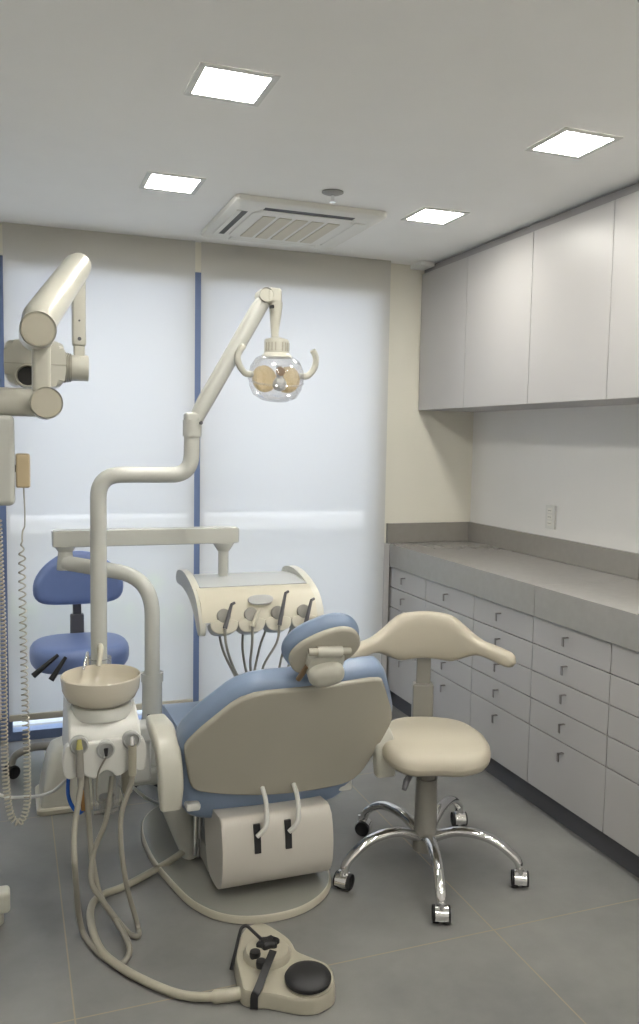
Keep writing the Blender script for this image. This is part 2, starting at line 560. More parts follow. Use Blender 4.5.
FILL_PANELS = [panel(.49, 1.27, 'added square fill light, unseen over the viewer on the left'), panel(1.60, 1.27, 'added square fill light, unseen over the viewer on the right'),
          panel(.49, .33, 'added square fill light, unseen behind the viewer on the left'), panel(1.60, .33, 'added square fill light, unseen behind the viewer on the right'),
          panel(.49, -.61, 'added square fill light, unseen by the rear wall on the left'), panel(1.60, -.61, 'added square fill light, unseen by the rear wall on the right')]  # panels added out of view to brighten surfaces facing the camera

# ------------------------------------------------------------ ceiling air conditioner
def rrect(x0, x1, y0, y1, r, n=5):
    out = []
    for cx, cy, a0 in ((x1 - r, y1 - r, 0), (x0 + r, y1 - r, 90), (x0 + r, y0 + r, 180), (x1 - r, y0 + r, 270)):
        for i in range(n + 1):
            a = R(a0 + 90 * i / n); out.append((cx + r * cos(a), cy + r * sin(a)))
    return out
t = thing('air_conditioner', 'white square ceiling cassette air conditioner with louvred vents', 'air conditioner', (1.19, 3.61, H))
ax0, ax1, ay0, ay1 = .845, 1.492, 3.265, 3.93
b = B(); loft(b, [[V(p[0], p[1], z) for p in rrect(ax0 + i_, ax1 - i_, ay0 + i_, ay1 - i_, .022, 4)] for i_, z in ((0, H - .001), (0, H - .018), (.005, H - .024), (.035, H - .029), (.05, H - .030))]); obj('casing', b, ACW, t)
b = B(); slab(b, rrect(ax0 + .10, ax1 - .10, ay0 + .10, ay1 - .10, .05), [(.0, H - .028), (.0, H - .033), (.004, H - .035), (.02, H - .035)]); o = obj('centre_panel', b, ACW, t)
for k in range(5):
    x0 = ax0 + .150 + k * .0715
    b = B(); bx(b, x0, x0 + .055, ay0 + .15, ay1 - .15, H - .0385, H - .034, .001, 1)
    obj('grille_slat', b, GRILLE, o)
for (x0, x1, y0, y1, fl) in ((ax0 + .13, ax1 - .13, ay0 + .046, ay0 + .084, None), (ax0 + .13, ax1 - .13, ay1 - .084, ay1 - .056, (0, 0, -.016, .004)),
                         (ax0 + .052, ax0 + .080, ay0 + .13, ay1 - .13, (-.022, -.004, 0, 0)), (ax1 - .084, ax1 - .056, ay0 + .13, ay1 - .13, (-.016, .004, 0, 0))):
    b = B(); bx(b, x0, x1, y0, y1, H - .0308, H - .0290); v = obj('vent_opening', b, BLACK, t)
    b = B()
    if fl is None: bx(b, x0 - .01, x1 + .01, y1 - .004, y1 + .012, H - .034, H - .0305, .001, 1)
    elif x1 - x0 > y1 - y0: bx(b, x0 - .01, x1 + .01, y0 + fl[2], (y0 if fl[2] < -.018 else y1) + fl[3] + (.004 if fl[2] < -.018 else 0), H - .035, H - .0305, .001, 1)
    else: bx(b, x0 + fl[0], (x0 if fl[0] < -.018 else x1) + fl[1] + (.004 if fl[0] < -.018 else 0), y0 - .01, y1 + .01, H - .035, H - .0305, .001, 1)
    obj('louvre', b, ACW, v)

t = thing('sprinkler', 'small round chrome sprinkler head on the ceiling beside the air conditioner', 'sprinkler', (1.18, 3.10, H))
b = B(); lathe(b, [(.042, H - .001), (.042, H - .004), (.030, H - .009), (.012, H - .011)], (1.18, 3.10, 0)); obj('cover_plate', b, GREY, t)
b = B(); cyl(b, (1.18, 3.10, H - .010), (1.18, 3.10, H - .036), .007); cyl(b, (1.18, 3.10, H - .036), (1.18, 3.10, H - .039), .012); obj('sprinkler_head', b, CHROME, t)

# ------------------------------------------------------------ dental chair
t = thing('dental_chair', 'reclined dental chair with blue cushions and grey-beige back shell, seen from behind', 'dental chair', (.72, 2.8, 0))
base_out = chaikin([(.50, 3.18), (.435, 3.05), (.438, 2.80), (.475, 2.62), (.52, 2.45), (.62, 2.335), (.80, 2.315), (.93, 2.385), (1.0, 2.50), (1.02, 2.8), (1.0, 3.1), (.9, 3.22), (.62, 3.24)], 3)
b = B(); slab(b, base_out, [(.008, .0), (0, .003), (0, .020), (.004, .025), (.007, .0255)]); pb = obj('base_plate', b, IVORY2, t)
b = B(); slab(b, base_out, [(.007, .020), (.007, .0262), (.03, .0275)]); obj('base_cover', b, BASETOP, pb, 'glossy grey top of the base')
# lift column hidden below the seat
b = B(); bx(b, .60, .84, 2.62, 3.02, .026, .10, .01); bx(b, .64, .80, 2.68, 2.98, .10, .33, .02); obj('lift_column', b, PALE, t)
# rear lift cover
pc = [(2.64, .265), (2.50, .292), (2.458, .290), (2.437, .25), (2.425, .19), (2.43, .125), (2.455, .08), (2.50, .058), (2.56, .05), (2.60, .065), (2.63, .12), (2.65, .2)]
pc = [(a_ - .03 if a_ < 2.52 else a_, c_) for a_, c_ in pc]
sm = spline([(a_, c_, 0) for a_, c_ in pc], 4, closed=True)
b = B(); prism(b, [(p.x, p.y) for p in sm], .595, .955, 'X', .006); lc = obj('lift_cover', b, mat('cover_plastic', (.58, .55, .50), .3), t)
for px in (.705, .805):
    b = B()
    pts = [(2.410, .275), (2.406, .25), (2.398, .23), (2.3935, .19)]
    loft(b, [[V(px - .010, y - .004, z), V(px + .010, y - .004, z), V(px + .010, y + .004, z), V(px - .010, y + .004, z)] for y, z in pts])
    obj('slot', b, BLACK, lc)
# recline hooks
for px, dx in ((.735, 0), (.838, 0)):
    b = B(); tube(b, bend([(px + .005, 2.475, .365), (px, 2.410, .345), (px - .004, 2.384, .275), (px - .034, 2.390, .245)], .03), .0075, 10)
    obj('recline_hook', b, WHITE, t)
# seat frame, seat and leg rest
b = B(); bx(b, .50, 1.10, 2.66, 3.05, .30, .335, .01, 3); bx(b, .505, .55, 2.50, 2.70, .30, .325, .008); bx(b, 1.02, 1.07, 2.52, 2.70, .29, .335, .008); obj('seat_frame', b, WHITE, t)
prof = [(2.52, .345), (2.60, .475), (2.95, .475), (3.10, .465), (3.35, .36), (3.58, .25), (3.64, .26), (3.66, .21), (3.60, .165), (3.30, .28), (3.05, .35)]
sm = chaikin([(a_, c_) for a_, c_ in prof], 2)
b = B(); prism(b, [(p.x, p.y) for p in sm], .53, 1.10, 'X', .02); obj('seat_cushion', b, BLUE, t)
# back
vv = V(0, -.39155516, .92015464); nn = V(0, -.92015464, -.39155516)
def back_M(cx, o=0):
    c = V(cx, 2.50, .31) + nn * o
    return Matrix(((1, 0, 0, c.x), (0, vv.y, nn.y, c.y), (0, vv.z, nn.z, c.z), (0, 0, 0, 1)))
MB = back_M(0)
plate = chaikin([(.643, .440), (.85, .448), (1.080, .450), (1.108, .40), (1.170, .263), (1.155, .20), (1.10, .06), (1.06, .02), (1.0, .012), (.75, .022), (.545, .050), (.512, .075), (.487, .20), (.483, .238), (.53, .31)], 2, .2)
cush = chaikin([(.640, .462), (.85, .474), (1.075, .478), (1.108, .450), (1.14, .38), (1.186, .263), (1.165, .19), (1.11, .045), (1.04, -.065), (.95, -.085), (.68, -.098), (.53, -.085), (.492, -.03), (.478, .12), (.468, .245), (.52, .33)], 2, .2)
wrap = lambda x, y, z: -.30 * (x - .82) ** 2
b = B(); cushion(b, cush, -.092, -.004, .030, MB, wrap); bc = obj('back_cushion', b, BLUE, t)
b = B(); cushion(b, plate, -.012, .010, .008, MB, wrap); pl_ = obj('back_shell', b, SHELL, t)
# headrest
hc = V(.858, 2.262, .850)
e = V(0, -.25, .968).normalized(); n2 = V(-.10, -.90, -.42).normalized(); e = (e - n2 * e.dot(n2)).normalized(); x2 = e.cross(n2).normalized()
if x2.x < 0: x2 = -x2
rot = R(29); xa = x2 * cos(rot) + e * sin(rot); ya = e * cos(rot) - x2 * sin(rot)
MH = Matrix(((xa.x, ya.x, n2.x, hc.x), (xa.y, ya.y, n2.y, hc.y), (xa.z, ya.z, n2.z, hc.z), (0, 0, 0, 1)))
def ell(a_, b_, n=40, p=2.4): return [(a_ * math.copysign(abs(cos(2 * pi * i / n)) ** (2 / p), cos(2 * pi * i / n)), b_ * math.copysign(abs(sin(2 * pi * i / n)) ** (2 / p), sin(2 * pi * i / n))) for i in range(n)]
b = B(); cushion(b, ell(.120, .082), -.072, -.005, .036, MH); hr = obj('headrest', b, BLUE, t)
b = B(); cushion(b, [(p[0] + .002, p[1] - .006) for p in ell(.110, .068)], -.012, .010, .010, MH); hp = obj('headrest_shell', b, SHELL, hr)
MI = Matrix(((x2.x, e.x, n2.x, hc.x), (x2.y, e.y, n2.y, hc.y), (x2.z, e.z, n2.z, hc.z), (0, 0, 0, 1)))
MI = MI @ Matrix.Translation((.004, -.002, 0)) @ Matrix.Scale(1.2, 4)
b = B(); cyl(b, MI @ V(-.024, .010, .020), MI @ V(.038, .010, .020), .0165, seg=24, rnd=.003)
slab(b, chaikin([(-.046, -.002), (-.02, .008), (.036, .008), (.050, -.004), (.046, -.060), (.022, -.080), (-.025, -.080), (-.046, -.052)], 2), [(.004, .004), (0, .008), (0, .020), (.006, .027)], MI)
hb = obj('headrest_bracket', b, IVORY, hr)
for x0, x1 in ((-.046, -.023), (.037, .060)):
    b = B(); cyl(b, MI @ V(x0, .010, .019), MI @ V(x1, .010, .019), .0115, seg=20, rnd=.003); obj('hinge_pin', b, SHELL, hr)
b = B(); slab(b, [(p[0] * cos(.2) - p[1] * sin(.2) + .004, p[0] * sin(.2) + p[1] * cos(.2) - .048) for p in ell(.045, .031)], [(.0, .022), (0, .038), (.003, .046), (.012, .052), (.022, .054)], MI); obj('headrest_knob', b, IVORY, hr)
for q0, q1 in (((.812, 2.262, .806), (.800, 2.312, .752)), ((.880, 2.262, .79), (.882, 2.312, .758))):
    b = B(); cyl(b, q0, q1, .0085, seg=12); obj('headrest_stem', b, STEM, hr)
# side arms: upright covers that curl away from the viewer
def arm(xc, mirror=1):
    path = bend([(xc, 2.455, .345), (xc, 2.452, .44), (xc - .004, 2.475, .515), (xc - .008, 2.54, .548), (xc - .01, 2.66, .548)], .06, 6)
    rings = []
    n = len(path)
    for i, p in enumerate(path):
        tg = (path[min(i + 1, n - 1)] - path[max(i - 1, 0)]).normalized()
        nr = V(1, 0, 0).cross(tg).normalized()
        k = 1 if 0 < i < n - 1 else .85
        rings.append([p + V(1, 0, 0) * (u * k) + nr * (v * k) for u, v in [(q[0], q[1]) for q in rrect(-.037, .037, -.026, .026, .014, 3)]])
    return rings
b = B(); loft(b, arm(.446)); obj('armrest', b, IVORY, t)
b = B(); loft(b, [[V(p.x, p.y + .01, .355 + (p.z - .345) * .75) for p in r_] for r_ in arm(1.160)]); obj('armrest', b, IVORY, t)
# bracket and curved column at the left of the base
b = B(); tube(b, [(.49, 2.66, .38), (.50, 2.70, .26), (.54, 2.74, .14), (.575, 2.76, .038)], [.045, .048, .042, .036], 16); obj('side_column', b, PALE, t)
b = B(); bx(b, .585, .600, 2.70, 2.72, .04, .30, .003); bx(b, .565, .578, 2.68, 2.70, .06, .30, .003); obj('chrome_strut', b, CHROME, t)

# ------------------------------------------------------------ post with swing arm, crossbar and instrument tray
t = thing('tray_crane', 'white bent post and crossbar carrying the instrument tray above the chair', 'instrument stand', (.454, 2.85, .27))
b = B(); cyl(b, (.454, 2.85, .27), (.454, 2.85, .63), .034, rnd=.004); cyl(b, (.454, 2.85, .625), (.454, 2.85, .655), .038, rnd=.004); obj('lower_post', b, PALE, t)
b = B(); cyl(b, (.437, 2.8145, .515), (.437, 2.818, .515), .006, seg=12); obj('screw', b, DGREY, t)
b = B(); tube(b, bend([(.454, 2.85, .65), (.454, 2.85, .985), (.180, 3.02, 1.020)], .13, 10), .026, 20); obj('swing_arm', b, PALE, t)
b = B(); cyl(b, (.182, 3.03, .995), (.182, 3.03, 1.060), .030, .024, rnd=.004); cyl(b, (.182, 3.03, 1.058), (.182, 3.03, 1.078), .024, .038); obj('pivot', b, PALE, t)
b = B(); bx(b, .140, .796, 3.0, 3.06, 1.075, 1.134, .006); obj('crossbar', b, PALE, t)
b = B(); bx(b, .138, .142, 3.003, 3.057, 1.078, 1.131, .001, 1); bx(b, .794, .798, 3.003, 3.057, 1.078, 1.131, .001, 1); obj('end_cap', b, TEALOB, t)
b = B(); cyl(b, (.745, 3.03, 1.077), (.745, 3.03, 1.045), .042, .022); cyl(b, (.745, 3.03, 1.045), (.745, 3.03, .950), .019); obj('tray_post', b, PALE, t)
b = B(); bx(b, .33, .50, 2.78, 2.90, .285, .335, .012, 3); bx(b, .44, .60, 2.80, 2.90, .275, .33, .01, 3); obj('mounting_bracket', b, PALE, t)

# instrument tray: side fins, sloped top, scalloped front
t = thing('instrument_tray', 'cream instrument tray with curved side fins and four handpiece notches, hung from the crossbar', 'tray', (.79, 2.94, .80))
side = [(3.16, .915), (3.165, .945), (3.10, .972), (3.00, .975), (2.90, .958), (2.80, .925), (2.745, .870), (2.725, .800), (2.770, .790), (2.80, .84), (2.88, .89), (3.0, .915), (3.10, .915)]
sm = [(p.x, p.y) for p in chaikin(side, 2)]
for x0, x1 in ((.592, .617), (1.012, 1.040)):
    b = B(); prism(b, sm, x0, x1, 'X', .006); obj('side_fin', b, IVORY, t)
prof = [(3.12, .925), (3.12, .945), (2.98, .952), (2.835, .940), (2.765, .905), (2.735, .842), (2.765, .835), (2.81, .885), (2.86, .910)]
b = B(); prism(b, prof, .603, 1.014, 'X'); body = obj('tray_body', b, IVORY2, t)
b = B(); prism(b, [(2.845, .940), (2.845, .9435), (2.98, .9545), (3.10, .948), (3.10, .944), (2.98, .950)], .618, 1.011, 'X'); obj('work_surface', b, FACE, t)
MT = Matrix(((1, 0, 0, .808), (0, 0.44, -.898, 2.758), (0, .898, .44, .905), (0, 0, 0, 1)))
b = B(); slab(b, ell(.045, .017), [(0, .008), (.0, .014), (.003, .016)], MT); obj('oval_plaque', b, FACE, t)
# front lobes and notches
lobes = []
for k in range(4):
    xc = .675 + k * .095
    b = B(); out = chaikin([(-.047, .0), (-.047, -.03), (-.028, -.050), (.028, -.050), (.047, -.03), (.047, .0)], 2)
    Mx = Matrix(((1, 0, 0, xc), (0, .35, -.937, 2.735), (0, .937, .35, .850), (0, 0, 0, 1)))
    slab(b, out, [(0, -.045), (0, .008), (.004, .011)], Mx); obj('holder_lobe', b, IVORY2, t)
    b = B(); slab(b, [(p[0], p[1] + .012) for p in ell(.023, .024, p=2)], [(0, .0), (0, .0120), (.003, .0132)], Mx); obj('recess_shade', b, GREY, t)  # grey disc stands in for the shade inside the holder recess
hl = ['dark handpiece resting in the leftmost notch of the instrument tray', 'cream-tipped handpiece in the second notch from the left of the instrument tray',
      'dark handpiece standing tallest in the third notch of the instrument tray', 'thin dark handpiece in the rightmost notch of the instrument tray']
bottoms = [((0.731, 2.62, 0.683)), ((0.765, 2.62, 0.68)), ((0.779, 2.62, 0.679)), ((0.869, 2.6, 0.711))]
for k in range(4):
    xc = .675 + k * .095
    t = thing('handpiece', hl[k], 'dental handpiece', (xc, 2.70, .84), 'handpieces on the instrument tray')
    tip = (xc + .022, 2.715, .905 + (.03 if k == 2 else 0) - (.02 if k == 1 else 0)); gr = (xc - .006, 2.69, .830)
    b = B(); cyl(b, gr, tip, .008, .005, 12, rnd=.002)
    if k != 1: cyl(b, tip, (tip[0] + .012, tip[1] + .006, tip[2] + .004), .005, seg=10, rnd=.001)
    obj('grip', b, IVORY2 if k == 1 else DGREY, t)
    e_ = bottoms[k]; lx = e_[0] - xc
    b = B(); tube(b, spline([gr, (gr[0] + lx * .1, 2.69, .77), (gr[0] + lx * .6, 2.70, .69), (e_[0] + .02, 2.72, .60), (e_[0] + .03, 2.76, .56), (e_[0] + .02, 2.80, .60), (xc + lx * .4, 2.83, .72), (xc + .01, 2.86, .82), (xc, 2.88, .905)], 6), .0046, 8); obj('hose', b, HOSE, t)

# ------------------------------------------------------------ operating light on its pole
YL = 2.80
t = thing('operating_light', 'operating lamp with clear bowl cover on a white bent pole and sloping arm', 'lamp', (.272, YL, .70))
b = B(); tube(b, bend([(.272, YL, .66), (.272, YL, 1.336), (.575, YL, 1.336), (.578, YL, 1.475)], .075, 10), .0265, 20); obj('pole', b, PALE, t)
b = B(); cyl(b, (.272, YL, .70), (.272, YL, .735), .040, rnd=.006); obj('pole_collar', b, CLEARP, t)
b = B(); cyl(b, (.578, YL, 1.465), (.578, YL, 1.520), .031, rnd=.004); bx(b, .552, .605, YL - .025, YL + .025, 1.50, 1.545, .01, 3); j = obj('lower_joint', b, PALE, t)
b = B(); cyl(b, (.602, YL - .032, 1.51), (.602, YL - .024, 1.51), .006, seg=10); obj('pin', b, DGREY, j)
b = B(); tube(b, [(.592, YL, 1.525), (.62, YL, 1.58), (.80, YL, 1.895), (.832, YL, 1.945)], [.024, .028, .0275, .024], 20); obj('sloping_arm', b, PALE, t)
b = B(); cyl(b, (.822, YL - .036, 1.945), (.822, YL + .03, 1.945), .024, rnd=.005); bx(b, .824, .880, YL - .034, YL + .03, 1.918, 1.972, .014, 4); j = obj('upper_joint', b, IVORY, t)
b = B(); cyl(b, (.832, YL - .037, 1.904), (.846, YL - .037, 1.907), .006, seg=10); obj('pin', b, BLACK, j)
b = B(); tube(b, [(.862, YL - .01, 1.925), (.862, YL - .01, 1.89), (.858, YL - .015, 1.82), (.862, YL - .015, 1.795)], [.024, .021, .013, .0145], 16); obj('drop_stem', b, IVORY, t)
LX, LY, LZ = .864, YL - .02, 1.675
b = B(); lathe(b, [(.020, .112), (.040, .106), (.043, .098), (.043, .060), (.050, .052), (.052, .045)], (LX, LY, LZ + .018)); hd = obj('lamp_housing', b, IVORY, t)
b = B()
for k in range(9):
    a = R(200 + k * 16)
    if k in (4,): continue
    bx(b, -.0022, .0022, -.0445, -.041, .066, .094, 0, 2, Matrix.Translation((LX, LY, LZ + .018)) @ Matrix.Rotation(a - R(270), 4, 'Z'))
obj('cooling_slots', b, SHELL, hd)
tilt = Matrix.Translation((LX, LY, LZ)) @ Matrix.Rotation(R(14), 4, 'X')
b = B(); lathe(b, [(.050, .070), (.075, .056), (.091, .028), (.095, -.005), (.090, -.038), (.076, -.066), (.050, -.080), (.001, -.083)], M=tilt, seg=40, cap=False); obj('clear_cover', b, LENS, t)
b = B(); lathe(b, [(.0945, -.012), (.0965, -.016), (.0945, -.020)], M=tilt, seg=40, cap=False); obj('cover_rim', b, LENS, t)
for s in (-1, 1):
    b = B()
    c0 = V(LX + s * .042, LY + .0, LZ - .010)
    Mx = Matrix.Translation(c0) @ Matrix.Rotation(R(22) * s, 4, 'Y') @ Matrix.Rotation(R(90), 4, 'X')
    slab(b, ell(.043, .046, 28, 2), [(1.05, .006), (0, -.004), (0, .0), (.004, .006), (.012, .010)] if False else [(0, -.004), (0, .0), (.006, .005), (.016, .009)], Mx)
    obj('reflector', b, AMBER, t)
b = B(); lathe(b, [(.012, .035), (.014, .010), (.010, .0), (.022, -.018), (.025, -.032), (.018, -.046), (.001, -.052)], (LX + .006, LY - .02, LZ - .0), 24); obj('bulb_shield', b, TEALOB, t)
b = B(); cyl(b, (LX + .004, LY - .045, LZ + .012), (LX + .004, LY - .03, LZ + .018), .014, seg=16); obj('bulb_socket', b, BRASS, t)
for s in (-1, 1):
    b = B(); pts = [(LX + s * .085, LY, LZ + .004), (LX + s * .112, LY - .005, LZ + .006), (LX + s * .135, LY - .01, LZ + .035), (LX + s * .138, LY - .012, LZ + .070), (LX + s * .118, LY - .014, LZ + .098)]
    if s == 1: pts = pts[:-1] + [(LX + .125, LY - .014, LZ + .095)]
    p_ = spline(pts, 6); tube(b, p_, [.011] * (len(p_) - 1) + [.008], 12); obj('grip_handle', b, IVORY, t)

# ------------------------------------------------------------ cuspidor
cx, cy = .262, 2.64
t = thing('cuspidor_unit', 'cream spittoon bowl on a white unit with three suction holders', 'spittoon', (cx, cy, .30))
b = B(); lathe(b, [(r_, .722 + (z_ - .748) * .93) for r_, z_ in [(.045, .645), (.075, .652), (.104, .672), (.117, .700), (.121, .738), (.122, .745), (.119, .748), (.116, .744), (.112, .710), (.098, .684), (.07, .670), (.02, .664)]], (cx, cy, 0), 48); obj('bowl', b, BOWL, t)
b = B(); lathe(b, [(.104, .600), (.098, .62), (.088, .632), (.06, .636)], (cx, cy, 0), 40); obj('bowl_support', b, PALE, t)
prof = [(2.78, .47), (2.555, .46), (2.520, .480), (2.518, .550), (2.540, .590), (2.60, .622), (2.68, .632), (2.80, .635)]
def tp(p):
    k = 1 + (.53 - p.z) * .45
    return V(cx + (p.x - cx) * k, p.y, p.z)
b = B(); prism(b, prof, cx - .108, cx + .108, 'X', .010, tp); obj('body', b, WHITE, t)
out = [(-.122, .505), (-.124, .425), (-.105, .408), (-.085, .418), (-.07, .425), (-.055, .412), (-.03, .402), (-.018, .420), (0, .428), (.018, .420), (.03, .402), (.055, .412), (.07, .425), (.085, .418), (.105, .408), (.120, .425), (.118, .505), (.10, .515), (-.10, .515)]
b = B(); slab(b, chaikin([(cx + x, z) for x, z in out], 2), [(.006, 0), (0, .004), (0, .035)], Matrix(((1, 0, 0, 0), (0, 0, 1, 2.498), (0, 1, 0, .040), (0, 0, 0, 1)))); obj('holder_panel', b, WHITE, t)
Mo = Matrix(((1, 0, 0, cx), (0, .64, -.768, 2.562), (0, .768, .64, .607), (0, 0, 0, 1)))
b = B(); slab(b, ell(.026, .011, 24, 2), [(0, -.002), (0, .002), (.002, .003)], Mo); obj('oval_plaque', b, TEALOB, t)
hx = [(.184, .553), (.260, .532), (.336, .553)]
for k, (x, z) in enumerate(hx):
    b = B(); Mh = Matrix(((1, 0, 0, x), (0, 0, -1, 2.500), (0, 1, 0, z), (0, 0, 0, 1)))
    slab(b, ell(.027, .027, 28, 2), [(0, -.01), (0, .010), (.005, .012), (.007, .004), (.012, .003)], Mh); obj('hose_holder', b, TEALOB, t)
b = B(); tube(b, bend([(cx + .01, 2.775, .66), (cx + .01, 2.775, .785), (cx + .008, 2.70, .790), (cx - .004, 2.675, .738)], .03), .008, 12); obj('spout', b, IVORY2, t)
b = B(); tube(b, bend([(cx - .03, 2.76, .66), (cx - .03, 2.755, .770), (cx - .04, 2.70, .760), (cx - .05, 2.68, .728)], .02), .004, 10); obj('filler_tube', b, CHROME, t)
b = B(); cyl(b, (cx + .01, 2.60, .46), (cx + .01, 2.60, .30), .046, .038, 28); obj('trap_cup', b, CLEARP, t, 'clear plastic trap under the unit')
b = B(); cyl(b, (cx + .012, 2.60, .345), (cx + .012, 2.60, .302), .024, .022, 20); cyl(b, (cx - .03, 2.575, .305), (cx + .045, 2.575, .310), .006, seg=10); obj('filter', b, GREY, t)
b = B(); cyl(b, (cx - .062, 2.62, .465), (cx - .060, 2.62, .37), .014, seg=14); obj('valve', b, DGREY, t)
b = B(); cyl(b, (cx - .060, 2.62, .37), (cx - .058, 2.62, .33), .011, seg=14); cyl(b, (cx - .058, 2.62, .33), (cx - .056, 2.62, .30), .008, seg=12); obj('fitting', b, BRASS, t)
b = B(); cyl(b, (cx + .075, 2.62, .465), (cx + .078, 2.62, .34), .020, .016, 18, rnd=.004); obj('fitting', b, CABLE, t)
b = B(); tube(b, spline([(cx - .09, 2.66, .465), (cx - .10, 2.66, .34), (cx - .07, 2.66, .275), (cx - .045, 2.66, .30)], 6), .006, 10); obj('blue_tube', b, BLUEP, t)
b = B(); bx(b, .30, .44, 2.76, 2.84, .44, .50, .012, 3); bx(b, .36, .44, 2.77, 2.84, .30, .46, .012, 3); obj('support_arm', b, WHITE, t)

# suction hoses: hang from the holders and loop on the floor
sl = ['grey suction hose with yellow tip, hanging from the left holder of the spittoon unit', 'thin grey hose hanging from the middle holder of the spittoon unit', 'thick suction hose with clear tip, hanging from the right holder of the spittoon unit']
paths = [
 [(hx[0][0], 2.478, .530), (.188, 2.475, .45), (0.164, 2.42, 0.333), (0.159, 2.33, 0.259), (0.182, 2.438, 0.03), (0.217, 2.332, 0.01), (0.261, 2.255, 0.01), (0.292, 2.269, 0.012), (0.302, 2.3, 0.03), (0.28, 2.42, 0.04), (0.239, 2.46, 0.103), (0.22, 2.5, 0.204), (0.213, 2.52, 0.311), (0.207, 2.54, 0.443)],
 [(hx[1][0], 2.480, .515), (0.238, 2.5, 0.455), (0.237, 2.52, 0.37), (.262, 2.58, .335)],
 [(hx[2][0], 2.478, .530), (.335, 2.475, .44), (0.298, 2.45, 0.33), (0.306, 2.42, 0.171), (0.343, 2.432, 0.012), (0.34, 2.372, 0.01), (0.326, 2.372, 0.01), (0.305, 2.41, 0.012), (0.245, 2.44, 0.094), (0.214, 2.46, 0.148), (0.226, 2.5, 0.222), (0.263, 2.52, 0.304), (0.286, 2.56, 0.423)]]
for k in range(3):
    x, z = hx[k]
    t = thing('suction_hose', sl[k], 'hose', (x, 2.48, z), 'hoses on the spittoon unit')
    b = B(); tube(b, spline(paths[k], 8), [.0085, .003, .0078][k], 10); obj('hose', b, HOSE, t)
    if k == 0:
        b = B(); cyl(b, (x, 2.482, z + .022), (x, 2.476, z - .005), .006, .010, 12, rnd=.002); obj('tip', b, mat('yellow_tip', (.42, .38, .12), .4), t)
        b = B(); cyl(b, (x, 2.476, z - .004), (x + .001, 2.475, z - .085), .0105, .012, 14, rnd=.002); obj('grip', b, GREY, t)
    elif k == 1:
        b = B(); cyl(b, (x, 2.482, z + .008), (x, 2.478, z - .014), .007, .004, 12, rnd=.002); obj('tip', b, BLACK, t)
    else:
        b = B(); cyl(b, (x, 2.482, z + .015), (x, 2.476, z - .010), .006, .009, 12, rnd=.002); obj('tip', b, CHROME, t)
        b = B(); cyl(b, (x, 2.476, z - .010), (x, 2.475, z - .10), .0125, .0115, 14, rnd=.002); obj('grip', b, CABLE, t)

# ------------------------------------------------------------ foot control and its cable
t = thing('foot_control', 'cream foot control with black round pedal and black strap on the tile floor', 'foot pedal', (.66, 2.0, 0))
FOOT = mat('dimmed_foot_plastic', (.40, .375, .30), .3)  # cream plastic, its colour darkened to stand in for weak light
outl = chaikin([(0.551, 2.04, 0.01), (0.545, 1.988, 0.01), (0.578, 1.964, 0.01), (0.607, 1.954, 0.01), (0.677, 1.902, 0.01), (0.721, 1.891, 0.01), (0.772, 1.91, 0.01), (0.793, 1.949, 0.01), (0.808, 2.018, 0.01), (0.762, 2.076, 0.01), (0.738, 2.107, 0.01), (0.741, 2.17, 0.01), (0.688, 2.282, 0.01), (0.621, 2.262, 0.01), (0.565, 2.147, 0.01)], 2, .2)
fx = lambda x, y, z: 0
b = B(); slab(b, [(p[0], p[1]) for p in outl], [(.004, .0), (0, .004), (.002, .034), (.007, .042), (.014, .044)]); obj('housing', b, FOOT, t)
t_c = (0.653, 2.107, 0.06)
b = B(); lathe(b, [(.066, .040), (.064, .056), (.058, .064), (.04, .066)], (t_c[0] - .002, t_c[1], 0), 32); tp_ = obj('turret', b, FOOT, t)
pc_ = (0.722, 1.964, 0.055)
b = B(); lathe(b, [(.064, .042), (.064, .046), (.055, .047)], (pc_[0], pc_[1], 0), 36); obj('pedal_seat', b, FOOT, t)
b = B(); lathe(b, [(.054, .046), (.060, .050), (.0615, .060), (.057, .067), (.040, .0725), (.01, .075)], (pc_[0] - .003, pc_[1], 0), 36); obj('pedal', b, BLACK, t, 'round black rubber pedal')
def knob(px, pz, r_):
    b = B(); lathe(b, [(r_, .060), (r_ * 1.1, .070), (r_, .078), (r_ * .5, .080)], (px, pz, 0), 20); return b
k0 = (0.657, 2.122, 0.07); k1 = (0.61, 2.086, 0.07); k2 = (0.614, 2.042, 0.065)
b = B()
slab(b, [(k0[0] + .030 * cos(a) * (1 + .13 * cos(6 * a)), k0[1] + .024 * sin(a) * (1 + .13 * cos(6 * a))) for a in [2 * pi * i / 48 for i in range(48)]], [(0, .060), (0, .074), (.004, .079), (.010, .081)]); obj('control_knob', b, BLACK, t)
obj('button', knob(k1[0], k1[1], .014), BLACK, t); obj('button', knob(k2[0], k2[1], .013), BLACK, t)
b = B(); pts = spline([(0.654, 2.064, 0.083), (0.619, 2.012, 0.074), (0.583, 1.965, 0.054), (0.572, 1.958, 0.04), (0.573, 1.963, 0.004)], 6)
rings = []
for i, p in enumerate(pts):
    tg = (pts[min(i + 1, len(pts) - 1)] - pts[max(i - 1, 0)]).normalized(); nr = V(-.25, -.6, .8); sd = tg.cross(nr).normalized(); nr = sd.cross(tg).normalized()
    rings.append([p + sd * .010 - nr * .002, p + sd * .010 + nr * .002, p - sd * .010 + nr * .002, p - sd * .010 - nr * .002])
loft(b, rings); obj('strap', b, BLACK, t)
b = B(); tube(b, bend([(0.55, 2.113, 0.02), (0.59, 2.16, 0.105), (0.605, 2.162, 0.11), (0.643, 2.132, 0.076)], .02), .0045, 10); obj('wire_handle', b, BLACK, t)
b = B()
